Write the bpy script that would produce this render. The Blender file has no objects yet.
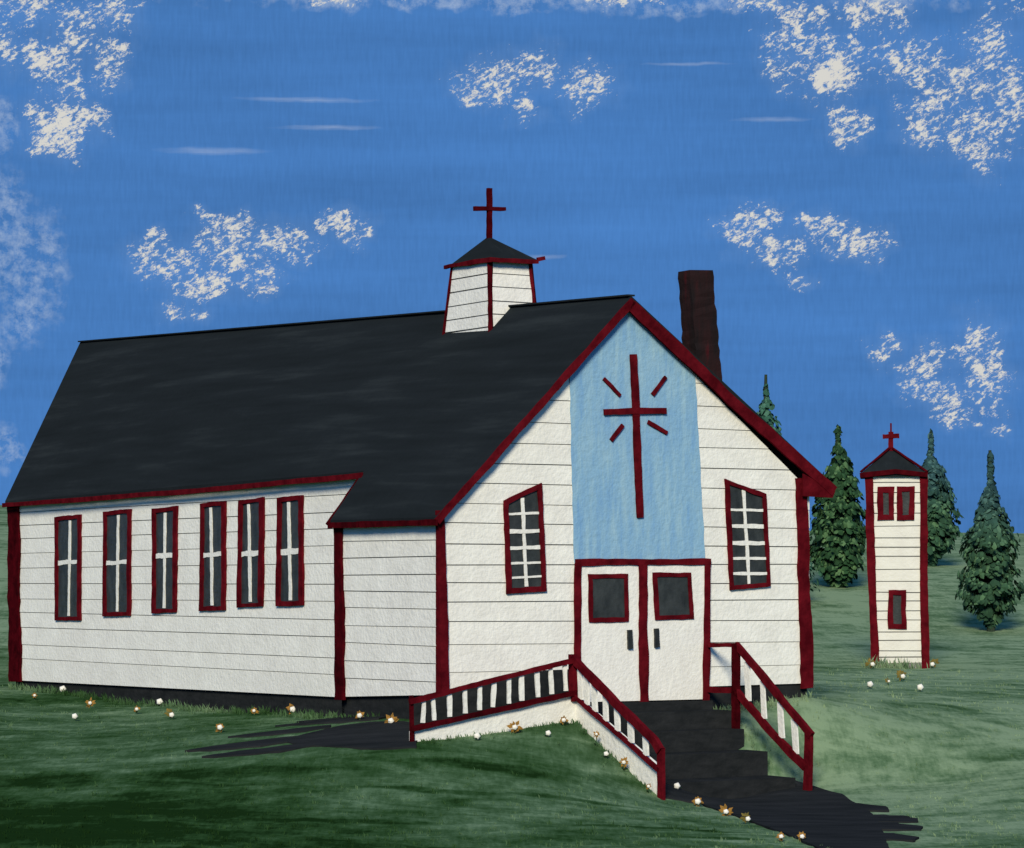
import bpy, bmesh, math, random
import numpy as np
from mathutils import Vector
R = math.radians
random.seed(7)
S = bpy.context.scene
COL = S.collection

# ------------------------------------------------------------------ camera
cd = bpy.data.cameras.new('camera'); cam = bpy.data.objects.new('camera', cd); COL.objects.link(cam)
cam.location = (0, 0, 1.9067); cam.rotation_euler = (R(90), 0, 0)
cd.sensor_fit = 'HORIZONTAL'; cd.sensor_width = 36.0; cd.lens = 36.0 * 3000 / 1024
cd.shift_x = 0.0; cd.shift_y = (585 - 424) / 1024
cd.clip_start = 0.5; cd.clip_end = 6000
S.camera = cam

# ------------------------------------------------------------------ light
SUN_EL, SUN_AZ = 29.0, 188.0          # azimuth measured clockwise from +Y
sd = bpy.data.lights.new('sun', 'SUN'); so = bpy.data.objects.new('sun', sd); COL.objects.link(so)
az, el = R(SUN_AZ), R(SUN_EL)
sdir = Vector((math.sin(az) * math.cos(el), math.cos(az) * math.cos(el), math.sin(el)))
so.rotation_euler = sdir.to_track_quat('Z', 'Y').to_euler(); so.location = (0, -20, 40)
sd.energy = 4.4; sd.angle = R(16); sd.color = (1.0, 0.905, 0.68)
S.view_settings.view_transform = 'Standard'; S.view_settings.look = 'None'
S.view_settings.gamma = 1; S.view_settings.use_curve_mapping = False
S.view_settings.exposure = 0.0
S.render.engine = 'CYCLES'

# ------------------------------------------------------------------ sky
w = bpy.data.worlds.new('World'); S.world = w; w.use_nodes = True
nt = w.node_tree; nt.nodes.clear()
def N(t, **k):
    n = nt.nodes.new(t)
    for a, b in k.items(): setattr(n, a, b)
    return n
def L(a, b): nt.links.new(a, b)
def M(op, a, b=None, c=None, clamp=False):
    n = N('ShaderNodeMath', operation=op); n.use_clamp = clamp
    for i, v in enumerate((a, b, c)):
        if v is None: continue
        if isinstance(v, (int, float)): n.inputs[i].default_value = v
        else: L(v, n.inputs[i])
    return n.outputs[0]
def VM(op, a, b=None):
    n = N('ShaderNodeVectorMath', operation=op)
    for i, v in enumerate((a, b)):
        if v is None: continue
        if isinstance(v, (tuple, list)): n.inputs[i].default_value = v
        else: L(v, n.inputs[i])
    return n.outputs['Value'] if op == 'LENGTH' else n.outputs[0]
tc = N('ShaderNodeTexCoord'); sep = N('ShaderNodeSeparateXYZ'); L(tc.outputs['Generated'], sep.inputs[0])
X_, Y_, Z_ = sep.outputs
azim = M('ARCTAN2', X_, Y_)                                   # bearing of the sky direction
hor = M('SQRT', M('ADD', M('MULTIPLY', X_, X_), M('MULTIPLY', Y_, Y_)))
elev = M('ARCTAN2', Z_, hor)                                  # height above the horizon
com = N('ShaderNodeCombineXYZ'); L(M('MULTIPLY', azim, 3000.0), com.inputs[0]); L(M('MULTIPLY', elev, 3000.0), com.inputs[1])
P = com.outputs[0]
# deep blue taken from the upper Nishita sky and carried down to the horizon
up = VM('NORMALIZE', VM('ADD', VM('MULTIPLY', tc.outputs['Generated'], (0.3, 0.3, 0.3)), (0, 0, 1.0)))
sky = N('ShaderNodeTexSky', sky_type='NISHITA'); sky.sun_disc = False
sky.sun_elevation = R(SUN_EL); sky.sun_rotation = R(SUN_AZ); sky.air_density = 1.0; sky.dust_density = 0.3; sky.ozone_density = 2.0
L(up, sky.inputs['Vector'])
def noise(vec, scale, detail=3, rough=0.55, dist=0.0):
    n = N('ShaderNodeTexNoise'); n.inputs['Scale'].default_value = scale; n.inputs['Detail'].default_value = detail
    n.inputs['Roughness'].default_value = rough; n.inputs['Distortion'].default_value = dist
    L(vec, n.inputs['Vector']); return n.outputs['Fac']
streak = noise(VM('MULTIPLY', P, (0.0022, 0.022, 1)), 1.0, 4, 0.6)
ribs = noise(VM('MULTIPLY', P, (0.33, 0.045, 1)), 1.0, 2, 0.5)
wide = noise(VM('MULTIPLY', P, (0.0016, 0.004, 1)), 1.0, 3)
val = M('ADD', M('ADD', M('MULTIPLY', M('SUBTRACT', streak, 0.5), 0.5), M('MULTIPLY', M('SUBTRACT', ribs, 0.5), 0.22)),
        M('ADD', M('MULTIPLY', M('SUBTRACT', wide, 0.5), 0.3), 1.0))
tint = N('ShaderNodeMix', data_type='RGBA', blend_type='MULTIPLY'); tint.inputs['Factor'].default_value = 1
L(sky.outputs[0], tint.inputs['A']); tint.inputs['B'].default_value = (1.15, 2.08, 2.78, 1)
vs = N('ShaderNodeVectorMath', operation='SCALE'); L(tint.outputs['Result'], vs.inputs[0]); L(val, vs.inputs['Scale'])
# clouds: dabbed clusters (bearing, height, half width, half height) in units of 1/3000 rad
CL = [(30,18,34,24),(80,45,34,26),(118,22,32,26),(52,70,34,22),(112,72,20,26),(72,98,22,14),(66,132,40,34),(100,128,16,22),(8,60,14,26),(50,150,22,14),
      (170,262,46,20),(225,238,34,24),(280,243,44,22),(200,288,44,18),(345,228,26,18),(262,285,28,14),(182,316,28,12),(212,216,20,8),(355,243,18,12),(160,238,16,12),(240,262,30,16),
      (330,2,100,7),(620,4,60,6),(495,84,42,24),(535,70,28,22),(588,88,34,24),(523,116,18,14),(465,98,16,10),
      (800,28,40,24),(832,76,34,40),(872,22,40,26),(790,62,30,36),(905,72,50,30),(960,95,40,26),(985,55,34,34),(925,130,30,34),(975,145,36,38),(845,128,22,24),(1005,110,24,50),(760,12,30,16),
      (745,232,26,24),(778,252,26,22),(800,282,16,9),(818,232,24,22),(848,246,24,16),(872,248,20,16),(770,215,18,12),
      (882,348,17,19),(920,372,28,15),(930,352,22,14),(975,352,28,34),(938,398,34,18),(985,388,28,34),(955,420,20,12),(992,432,14,9),(912,395,20,16)]
BOLD = [(832,78,18,30),(66,134,26,20),(52,68,18,12)]
SOFT = [(2,135,22,40),(6,215,34,50),(4,275,30,40),(2,360,26,40),(6,446,26,26),(40,262,34,60),(30,318,30,40),(690,12,110,14),(900,6,90,16),(430,6,300,12)]
nd_ = N('ShaderNodeTexNoise'); nd_.inputs['Scale'].default_value = 0.035; nd_.inputs['Detail'].default_value = 3; L(P, nd_.inputs['Vector'])
PW = VM('ADD', P, VM('MULTIPLY', VM('SUBTRACT', nd_.outputs['Color'], (0.5, 0.5, 0.5)), (60, 46, 0)))   # ragged cloud outlines
def field(lst, P=PW):
    d = None
    for cx, cy, rx, ry in lst:
        e = VM('LENGTH', VM('MULTIPLY', VM('SUBTRACT', P, (cx - 512, 585 - cy, 0)), (1 / rx, 1 / ry, 0)))
        d = e if d is None else M('MINIMUM', d, e)
    return M('SUBTRACT', 1.0, d)
dens = field(CL)
# other cloud banks round the rest of the sky
bank = M('MULTIPLY', M('SUBTRACT', noise(VM('MULTIPLY', P, (0.004, 0.007, 1)), 1.0, 2), 0.62), 4.0)
away = M('GREATER_THAN', M('ABSOLUTE', azim), 0.26)
away = M('MAXIMUM', away, M('GREATER_THAN', elev, 0.30))
bank = M('SUBTRACT', M('MULTIPLY', M('ADD', bank, 2.0), away), 2.0)
dens = M('MAXIMUM', dens, bank)
rot = N('ShaderNodeVectorRotate', rotation_type='Z_AXIS'); rot.inputs['Angle'].default_value = R(-28); L(P, rot.inputs['Vector'])
dab = noise(VM('MULTIPLY', rot.outputs[0], (0.115, 0.22, 1)), 1.0, 4, 0.74, 0.3)
grain = noise(P, 0.55, 2, 0.6)
clus = noise(P, 0.045, 2, 0.5)
lim = M('MAXIMUM', M('MINIMUM', M('ADD', dens, 0.06), 0.5), -3.0)
s = M('ADD', M('ADD', M('MULTIPLY', M('SUBTRACT', dab, 0.5), 5.8), M('MULTIPLY', M('SUBTRACT', clus, 0.5), 2.2)),
      M('ADD', M('MULTIPLY', M('SUBTRACT', grain, 0.5), 1.3), M('MULTIPLY', lim, 1.9)))
s = M('ADD', s, M('MULTIPLY', M('MAXIMUM', field(BOLD), 0.0), 0.9))
mask = M('MULTIPLY', M('SUBTRACT', s, 0.78), 1.3, clamp=True)
halo = M('MULTIPLY', M('ADD', lim, 0.35), 0.12, clamp=True)
soft = M('MULTIPLY', M('MULTIPLY', M('ADD', field(SOFT), 0.0, clamp=True), 1.9, clamp=True), M('MULTIPLY', M('SUBTRACT', noise(P, 0.06, 5, 0.7), 0.42), 3.2, clamp=True), clamp=True)
ST = [(305,105,75,3.2),(215,156,62,4.5),(545,258,24,3),(772,125,44,3),(330,132,60,3),(690,70,50,2)]
stk = M('MULTIPLY', M('MAXIMUM', field(ST, VM('ADD', P, VM('MULTIPLY', VM('SUBTRACT', nd_.outputs['Color'], (0.5, 0.5, 0.5)), (40, 5, 0)))), 0.0), M('MULTIPLY', noise(VM('MULTIPLY', P, (0.03, 0.5, 1)), 1.0, 3, 0.6), 0.6), clamp=True)
def mixc(a, fac, col):
    m = N('ShaderNodeMix', data_type='RGBA'); L(a, m.inputs['A']); L(fac, m.inputs['Factor']); m.inputs['B'].default_value = col
    return m.outputs['Result']
bg = N('ShaderNodeBackground'); bg.inputs['Strength'].default_value = STR = 0.10
CW = (0.67 / STR, 0.66 / STR, 0.62 / STR, 1)
c = mixc(vs.outputs[0], halo, (0.30 / STR, 0.45 / STR, 0.68 / STR, 1))
c = mixc(c, M('MULTIPLY', soft, 0.75), (0.42 / STR, 0.52 / STR, 0.68 / STR, 1))
c = mixc(c, stk, (0.5 / STR, 0.58 / STR, 0.72 / STR, 1))
c = mixc(c, mask, CW)
L(c, bg.inputs['Color']); wo = N('ShaderNodeOutputWorld'); L(bg.outputs[0], wo.inputs['Surface'])
w.cycles.sampling_method = 'MANUAL'; w.cycles.sample_map_resolution = 512
# ------------------------------------------------------------------ materials
def paint(name, cols, stretch=(1, 1, 1), scale=3.0, detail=4, rough=0.6, bump=0.25, bscale=25, spots=None, nrough=0.6):
    """brushed paint: colour varies along the brush direction, with thick uneven relief"""
    m = bpy.data.materials.new(name); m.use_nodes = True
    t = m.node_tree; b = t.nodes['Principled BSDF']
    tc = t.nodes.new('ShaderNodeTexCoord'); mp = t.nodes.new('ShaderNodeMapping'); mp.inputs['Scale'].default_value = stretch
    t.links.new(tc.outputs['Object'], mp.inputs[0])
    n = t.nodes.new('ShaderNodeTexNoise'); n.inputs['Scale'].default_value = scale; n.inputs['Detail'].default_value = detail
    n.inputs['Roughness'].default_value = nrough
    t.links.new(mp.outputs[0], n.inputs['Vector'])
    r = t.nodes.new('ShaderNodeValToRGB'); t.links.new(n.outputs['Fac'], r.inputs[0])
    e = r.color_ramp.elements
    while len(e) < len(cols): e.new(0.5)
    for i, (p, c) in enumerate(cols):
        e[i].position = p; e[i].color = (*c, 1)
    out = r.outputs[0]
    t.links.new(out, b.inputs['Base Color']); b.inputs['Roughness'].default_value = rough
    b.inputs['Specular IOR Level'].default_value = 0.12
    n2 = t.nodes.new('ShaderNodeTexNoise'); n2.inputs['Scale'].default_value = bscale; n2.inputs['Detail'].default_value = 3
    t.links.new(tc.outputs['Object'], n2.inputs['Vector'])
    bp = t.nodes.new('ShaderNodeBump'); bp.inputs['Strength'].default_value = bump; bp.inputs['Distance'].default_value = 0.03
    t.links.new(n2.outputs['Fac'], bp.inputs['Height']); t.links.new(bp.outputs[0], b.inputs['Normal'])
    return m
WHITE = paint('white_paint', [(0.3, (0.66, 0.65, 0.61)), (0.7, (0.76, 0.755, 0.71))], (1, 1, 1), 2.2, 5, 0.55, 0.5, 14)
WHITE_DIM = paint('dimmed_white_paint', [(0.3, (0.57, 0.56, 0.52)), (0.7, (0.64, 0.635, 0.59))], (1, 1, 1), 2.2, 5, 0.6, 0.4, 14)  # tower white, darkened in the colour to offset the stronger frontal sun
WDOOR = paint('door_paint', [(0.3, (0.68, 0.67, 0.63)), (0.7, (0.77, 0.765, 0.72))], (3, 3, 1), 2.2, 5, 0.5, 0.45, 14)
GAP = paint('dark_gap', [(0.3, (0.10, 0.10, 0.10)), (0.7, (0.28, 0.28, 0.27))], (1, 1, 1), 1.7, 3, 0.8, 0, 5)
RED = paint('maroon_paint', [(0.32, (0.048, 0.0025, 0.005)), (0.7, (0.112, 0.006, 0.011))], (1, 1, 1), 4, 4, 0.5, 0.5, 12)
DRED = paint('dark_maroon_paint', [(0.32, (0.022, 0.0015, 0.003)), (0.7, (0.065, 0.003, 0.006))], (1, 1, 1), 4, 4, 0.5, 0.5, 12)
ROOF = paint('slate_roof', [(0.3, (0.0105, 0.0135, 0.0155)), (0.55, (0.0135, 0.0172, 0.0200)), (0.84, (0.026, 0.032, 0.035))], (1.6, 0.14, 1.6), 1.8, 5, 0.6, 0.4, 6)
GLASS = paint('dark_window', [(0.3, (0.018, 0.022, 0.024)), (0.75, (0.045, 0.052, 0.054))], (1, 1, 0.6), 5, 4, 0.35, 0.3, 14)
CHIM = paint('chimney_brick', [(0.35, (0.014, 0.011, 0.012)), (0.6, (0.024, 0.012, 0.013)), (0.8, (0.065, 0.008, 0.012))], (2, 2, 0.4), 3, 5, 0.7, 0.5, 9)
BLUE = paint('light_blue_paint', [(0.3, (0.15, 0.31, 0.53)), (0.5, (0.21, 0.375, 0.53)), (0.72, (0.30, 0.46, 0.55))], (3.2, 1, 0.45), 1.7, 6, 0.6, 0.5, 12, nrough=0.72)
SLATE = paint('dark_stone', [(0.3, (0.012, 0.014, 0.0155)), (0.7, (0.024, 0.026, 0.028))], (1, 1, 3), 2.5, 5, 0.75, 0.5, 9)
PATHM = paint('dark_path', [(0.3, (0.012, 0.014, 0.0155)), (0.7, (0.024, 0.026, 0.028))], (0.5, 1.6, 1), 1.6, 6, 0.8, 0.5, 7)
HANDLE = paint('black_iron', [(0.3, (0.015, 0.018, 0.019)), (0.7, (0.03, 0.034, 0.035))], (1, 1, 1), 6, 2, 0.4, 0.2, 20)
PETAL = paint('cream_petals', [(0.3, (0.66, 0.64, 0.58)), (0.7, (0.85, 0.83, 0.78))], (1, 1, 1), 8, 2, 0.6, 0.2, 30)
OCHRE = paint('ochre_petals', [(0.3, (0.11, 0.062, 0.010)), (0.52, (0.25, 0.13, 0.025)), (0.75, (0.42, 0.21, 0.04))], (1, 1, 1), 9, 3, 0.6, 0.2, 30)
OLIVE = paint('olive_petals', [(0.3, (0.07, 0.060, 0.012)), (0.52, (0.13, 0.10, 0.020)), (0.75, (0.22, 0.15, 0.03))], (1, 1, 1), 9, 3, 0.6, 0.2, 30)
LEAF = paint('green_leaves', [(0.3, (0.02, 0.055, 0.022)), (0.7, (0.05, 0.11, 0.05))], (1, 1, 1), 9, 2, 0.6, 0.2, 30)
BARK = paint('dark_bark', [(0.3, (0.012, 0.022, 0.014)), (0.7, (0.03, 0.045, 0.028))], (4, 4, 1), 3, 3, 0.8, 0.4, 9)

for m_ in (PATHM, ROOF, SLATE, RED, DRED, CHIM): m_.node_tree.nodes['Principled BSDF'].inputs['Specular IOR Level'].default_value = 0.0
# ------------------------------------------------------------------ helpers
def tag(o, label=None, cat=None, group=None, kind=None):
    for k, v in (('label', label), ('category', cat), ('group', group), ('kind', kind)):
        if v: o[k] = v
    return o
def link(name, me, mats, parent=None):
    o = bpy.data.objects.new(name, me); COL.objects.link(o)
    for m in (mats if isinstance(mats, (list, tuple)) else [mats]): me.materials.append(m)
    if parent: o.parent = parent
    return o
def thing(name, loc, label, cat, group=None, rz=0):
    o = bpy.data.objects.new(name, None); COL.objects.link(o)
    o.location = loc; o.rotation_euler.z = rz; o.empty_display_size = 0.3
    return tag(o, label, cat, group)
class MB:
    def __init__(s): s.v = []; s.f = []; s.m = []
    def add(s, vs, fs, m=0):
        n = len(s.v); s.v += [tuple(map(float, v)) for v in vs]
        for f in fs: s.f.append(tuple(i + n for i in f)); s.m.append(m)
    def box(s, a, b, m=0):
        (x0, y0, z0), (x1, y1, z1) = a, b
        s.add([(x0,y0,z0),(x1,y0,z0),(x1,y1,z0),(x0,y1,z0),(x0,y0,z1),(x1,y0,z1),(x1,y1,z1),(x0,y1,z1)],
              [(0,3,2,1),(4,5,6,7),(0,1,5,4),(1,2,6,5),(2,3,7,6),(3,0,4,7)], m)
    def prism(s, pts, off, m=0):                      # planar outline pushed by vector off
        n = len(pts); off = Vector(off); p = [Vector(q) for q in pts]
        s.add(p + [q + off for q in p], [tuple(range(n)), tuple(range(2*n-1, n-1, -1))] + [(i, i+n, (i+1) % n + n, (i+1) % n) for i in range(n)], m)
    def stroke(s, pts, n, w, d, sa=None, closed=False, jit=0.16, step=0.16, ends=True, m=0):
        """uneven hand-painted batten along pts; n = outward normal, w = width, d = thickness, sa = (horizontal, vertical) width factors"""
        n = Vector(n).normalized(); P = [Vector(p) for p in pts]
        if closed: P.append(P[0])
        q = []
        for a, b in zip(P, P[1:]):
            k = max(1, int((b - a).length / step))
            q += [(a.lerp(b, i / k), b - a) for i in range(k)]
        q.append((P[-1], P[-1] - P[-2]))
        if closed: q[-1] = (P[0], q[0][1])
        ja = jb = 0.0; rings = []
        for i, (c, t) in enumerate(q):
            ja = 0.72 * ja + random.uniform(-1, 1) * jit; jb = 0.72 * jb + random.uniform(-1, 1) * jit
            if closed and i == len(q) - 1:
                rings.append(rings[0]); break
            pt = q[i-1][1] if i else (q[-2][1] if closed else t)
            t1 = t.normalized(); t0 = pt.normalized()
            per = n.cross(t1) + n.cross(t0); per = per.normalized()
            cs = max(0.45, per.dot(n.cross(t1)))
            per = per / cs
            if sa:
                per = Vector((per.x * sa[0], per.y * sa[0], per.z * sa[1]))
            A = c + per * (w / 2 * (1 + ja)); B = c - per * (w / 2 * (1 + jb))
            rings.append((A, B, B + n * d, A + n * d))
        vs = []
        for r in rings: vs += list(r)
        k = len(rings); fs = []
        for i in range(k - 1):
            for j in range(4):
                a = i*4 + j; b = i*4 + (j+1) % 4
                fs.append((a, b, b + 4, a + 4))
        if not closed: fs += [(3, 2, 1, 0), tuple(range((k-1)*4, k*4))]
        s.add(vs, fs, m)
    def build(s, name, mats, parent=None, smooth=False):
        me = bpy.data.meshes.new(name); me.from_pydata(s.v, [], s.f)
        me.polygons.foreach_set('material_index', s.m)
        bm = bmesh.new(); bm.from_mesh(me); bmesh.ops.recalc_face_normals(bm, faces=bm.faces); bm.to_mesh(me); bm.free()
        if smooth: me.polygons.foreach_set('use_smooth', [True] * len(me.polygons))
        me.update()
        return link(name, me, mats, parent)
def clip(poly, fn):                                   # keep the side where fn >= 0
    out = []
    for i, p in enumerate(poly):
        q = poly[(i + 1) % len(poly)]; a, b = fn(p), fn(q)
        if a >= 0: out.append(p)
        if (a >= 0) != (b >= 0):
            t = a / (a - b); out.append((p[0] + (q[0]-p[0])*t, p[1] + (q[1]-p[1])*t))
    return out
def siding(mb, poly, lines, pl, gap=0.017, thick=0.03, slope=0.0, wob=0.006):
    """lapped boards between the joint lines, clipped to the wall outline; pl(s, z, d) maps to the wall plane"""
    zs = [p[1] for p in poly]; L_ = [(min(zs) - 1, 0)] + [(z, slope + random.uniform(-wob, wob)) for z in lines] + [(max(zs) + 1, 0)]
    sm = sum(p[0] for p in poly) / len(poly)
    for (za, ka), (zb, kb) in zip(L_, L_[1:]):
        g = gap * random.uniform(0.5, 1.15) / 2
        q = clip(poly, lambda p: p[1] - (za + ka * (p[0] - sm) + g))
        q = clip(q, lambda p: (zb + kb * (p[0] - sm) - g) - p[1]) if len(q) > 2 else []
        if len(q) < 3: continue
        mid = (za + zb) / 2; hh = max(0.1, (zb - za) / 2)
        f = [pl(a, z, thick + 0.006 * max(-1, min(1, (mid - z) / hh))) for a, z in q]; b = [pl(a, z, 0.004) for a, z in q]
        n = len(q)
        mb.add(f + b, [tuple(range(n)), tuple(range(2*n-1, n-1, -1))] + [(i, i+n, (i+1) % n + n, (i+1) % n) for i in range(n)], 0)

# ------------------------------------------------------------------ ground
# church frame -> world
CO=np.array([-1.248,52.0]); CU=np.array([0.85472,0.51910]); CV=np.array([-0.51910,0.85472])
def cw(x,y): 
    p=CO+x*CU+y*CV; return (float(p[0]),float(p[1]))
# known ground heights: church frame (x, y, z) then world (X, Y, z)
KC=[(0.1,.6,-.46),(0.1,3,-.48),(-.5,2,-.52),(0.4,5,-.62),(0.4,8,-.62),(0.4,12,-.62),(0.4,16,-.58),(0.4,19,-.54),(0.6,25,-.5),(-1,5,-.74),(-1.2,10,-.76),(-1.2,15,-.70),(-1.15,-1.1,-.76),(-1.2,-.2,-.70),(0.5,-1.1,-.66),(2.15,-1.08,-.46),
    (2.1,-2.3,-1.03),(2.1,-3.7,-1.68),(1,-3,-1.2),(5.75,-.5,-.5),(5.75,-1.1,-.86),(5.75,-1.9,-1.5),(5.7,-3.1,-1.70),(4,-2.2,-1.9),(4,-1.2,-1.6),(3,-3.3,-1.66),(5,-3.3,-1.68),(4,-4.4,-1.80),
    (7.87,-.1,-.17),(8.4,1,-.25),(8.3,10,-.2),(8.3,24,0),(4,12,-.8),(7,-1.5,-.95),(8,-3.5,-1.6),(10,-1.5,-.8)]
KW=[(-8,52,-1.05),(-14,55,-.75),(-14,64,-.4),(-22,75,.3),(-8,47,-1.4),(-8,42,-1.75),(0,42,-1.85),(8,42,-1.85),(14,46,-1.7),(10,52,-1.25),(14,60,-.7),
    (9.7,76,-.2),(14.5,90,.45),(10.9,100,1.9),(15.5,110,2.6),(10,140,4.3),(15,145,4.4),(20,150,4.5),(26,155,4.5),(32,160,4.6),(25,130,3.7),(0,150,4.6),(15,165,4.9),(28,170,4.9),(5,170,4.9),(22,190,4.4),(-28,110,4.2),(-26,150,6.0),(50,150,4.2),(60,80,1),
    (0,0,-2.2),(-40,20,-2.2),(40,20,-2.2),(-60,80,1.5),(0,200,3),(-90,200,4),(90,200,3),(0,-60,-2.5),(-100,0,-2.5),(100,0,-2.5),(0,600,2),(-500,300,1),(500,300,1),(0,-500,-2.5)]
KP=np.array([cw(x,y)+(z,) for x,y,z in KC]+KW)
def _phi(r): return r
_r=np.linalg.norm(KP[:,None,:2]-KP[None,:,:2],axis=2)
_n=len(KP); _A=np.zeros((_n+1,_n+1)); _A[:_n,:_n]=_phi(_r)-np.eye(_n)*0.02; _A[_n,:_n]=1; _A[:_n,_n]=1
_w=np.linalg.solve(_A,np.append(KP[:,2],0))
def ground_z(X,Y):
    X=np.asarray(X,float);Y=np.asarray(Y,float)
    r=np.sqrt((X[...,None]-KP[:,0])**2+(Y[...,None]-KP[:,1])**2)
    return _phi(r)@_w[:_n]+_w[_n]

def axis(lo, hi, step, far, g=1.16):
    a = list(np.arange(lo, hi + 1e-6, step)); d = step
    while a[-1] < far: d *= g; a.append(a[-1] + d)
    d = step
    while a[0] > -far: d *= g; a.insert(0, a[0] - d)
    return np.array(a)
gx, gy = axis(-14, 17, 0.28, 1800), axis(40, 66, 0.28, 1800)
GX, GY = np.meshgrid(gx, gy); GZ = ground_z(GX, GY)
rel = np.random.RandomState(3).uniform(-1, 1, GZ.shape) * 0.012
verts = np.stack([GX, GY, GZ + rel], -1).reshape(-1, 3); nx, ny = len(gx), len(gy)
idx = np.arange(nx * ny).reshape(ny, nx)
faces = np.stack([idx[:-1, :-1], idx[:-1, 1:], idx[1:, 1:], idx[1:, :-1]], -1).reshape(-1, 4)
me = bpy.data.meshes.new('ground'); me.from_pydata(verts.tolist(), [], faces.tolist())
me.polygons.foreach_set('use_smooth', [True] * len(me.polygons))
def grass_material():
    m = bpy.data.materials.new('painted_grass'); m.use_nodes = True; t = m.node_tree; b = t.nodes['Principled BSDF']
    def nd(k, **a):
        n = t.nodes.new(k)
        for x, y in a.items(): setattr(n, x, y)
        return n
    tc = nd('ShaderNodeTexCoord')
    def nz(st, det=5, ro=0.6, dist=0.0, rotz=0.0):
        mp = nd('ShaderNodeMapping'); mp.inputs['Scale'].default_value = st; mp.inputs['Rotation'].default_value[2] = rotz
        t.links.new(tc.outputs['Object'], mp.inputs[0])
        n = nd('ShaderNodeTexNoise'); n.inputs['Scale'].default_value = 1; n.inputs['Detail'].default_value = det
        n.inputs['Roughness'].default_value = ro; n.inputs['Distortion'].default_value = dist
        t.links.new(mp.outputs[0], n.inputs['Vector']); return n.outputs['Fac']
    def mt(op, a, bb=None, cl=False):
        n = nd('ShaderNodeMath', operation=op); n.use_clamp = cl
        for i, v in enumerate((a, bb)):
            if v is None: continue
            if isinstance(v, (int, float)): n.inputs[i].default_value = v
            else: t.links.new(v, n.inputs[i])
        return n.outputs[0]
    long_ = nz((0.34, 0.62, 0.6), 6, 0.68, 1.3)          # long sweeping brush strokes across the lawn
    fine = nz((1.9, 1.7, 1.6), 6, 0.7)
    hairs = nz((14, 2.2, 2.2), 2, 0.6)
    big = nz((0.22, 0.20, 0.1), 4, 0.6, 0.6)
    v = mt('ADD', mt('MULTIPLY', mt('SUBTRACT', long_, 0.5), 1.0), mt('MULTIPLY', mt('SUBTRACT', fine, 0.5), 0.80))
    v = mt('ADD', v, mt('MULTIPLY', mt('SUBTRACT', hairs, 0.5), 0.30))
    v = mt('ADD', v, mt('MULTIPLY', mt('SUBTRACT', big, 0.5), 1.0))
    # darker turf in the near left corner, paler turf to the right and up the hill
    sp = nd('ShaderNodeSeparateXYZ'); t.links.new(tc.outputs['Object'], sp.inputs[0])
    def ramp(x, a, b_):
        n = nd('ShaderNodeMapRange'); n.interpolation_type = 'SMOOTHSTEP'; t.links.new(x, n.inputs[0]); n.inputs[1].default_value = a; n.inputs[2].default_value = b_
        return n.outputs[0]
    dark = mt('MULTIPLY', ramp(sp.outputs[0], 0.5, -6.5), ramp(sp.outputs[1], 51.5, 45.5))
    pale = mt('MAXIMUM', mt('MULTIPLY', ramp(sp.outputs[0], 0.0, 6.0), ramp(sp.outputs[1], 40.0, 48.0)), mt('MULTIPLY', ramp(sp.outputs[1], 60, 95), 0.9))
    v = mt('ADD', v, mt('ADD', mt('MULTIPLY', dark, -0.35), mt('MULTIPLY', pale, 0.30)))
    v = mt('ADD', v, 0.45)
    # single dark sweeps of the brush in the foreground turf
    wv = nd('ShaderNodeVectorMath', operation='ADD'); nzc = nd('ShaderNodeTexNoise'); nzc.inputs['Scale'].default_value = 0.7; nzc.inputs['Detail'].default_value = 4
    t.links.new(tc.outputs['Object'], nzc.inputs['Vector']); sc = nd('ShaderNodeVectorMath', operation='SCALE'); sc.inputs['Scale'].default_value = 0.9
    t.links.new(nzc.outputs['Color'], sc.inputs[0]); t.links.new(tc.outputs['Object'], wv.inputs[0]); t.links.new(sc.outputs[0], wv.inputs[1])
    best = None
    for cx, cy, rx, ry in [(-7.4,48.6,1.0,1.0),(-4.9,48.8,1.9,.55),(-6.0,45.2,2.2,.35),(-7.2,43.0,1.6,.8),(-1.4,47.4,1.5,.22),(.9,47.6,1.1,.22),(-2.4,44.5,1.6,.2),(9.2,54.2,1.2,.5),(3.0,44.2,.9,.2),(-.3,49.2,1.3,.35),(2.2,45.1,1.8,.15),(8.2,58.5,1.2,.8)]:
        a = nd('ShaderNodeVectorMath', operation='SUBTRACT'); t.links.new(wv.outputs[0], a.inputs[0]); a.inputs[1].default_value = (cx + .45, cy + .45, 0)
        c_ = nd('ShaderNodeVectorMath', operation='MULTIPLY'); t.links.new(a.outputs[0], c_.inputs[0]); c_.inputs[1].default_value = (1/rx, 1/ry, 0)
        e = nd('ShaderNodeVectorMath', operation='LENGTH'); t.links.new(c_.outputs[0], e.inputs[0])
        best = e.outputs['Value'] if best is None else mt('MINIMUM', best, e.outputs['Value'])
    v = mt('SUBTRACT', v, mt('MULTIPLY', mt('MULTIPLY', mt('SUBTRACT', 1.15, best), 1.6, True), 0.26))
    r = nd('ShaderNodeValToRGB'); t.links.new(v, r.inputs[0]); e = r.color_ramp.elements
    cs = [(0.08, (0.008, 0.024, 0.006)), (0.27, (0.022, 0.056, 0.018)), (0.45, (0.045, 0.091, 0.040)), (0.60, (0.080, 0.140, 0.072)), (0.86, (0.18, 0.255, 0.15))]
    while len(e) < len(cs): e.new(0.5)
    for i, (p, c) in enumerate(cs): e[i].position = p; e[i].color = (*c, 1)
    t.links.new(r.outputs[0], b.inputs['Base Color']); b.inputs['Roughness'].default_value = 0.85; b.inputs['Specular IOR Level'].default_value = 0.0
    bp = nd('ShaderNodeBump'); bp.inputs['Strength'].default_value = 0.5; bp.inputs['Distance'].default_value = 0.06
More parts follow.
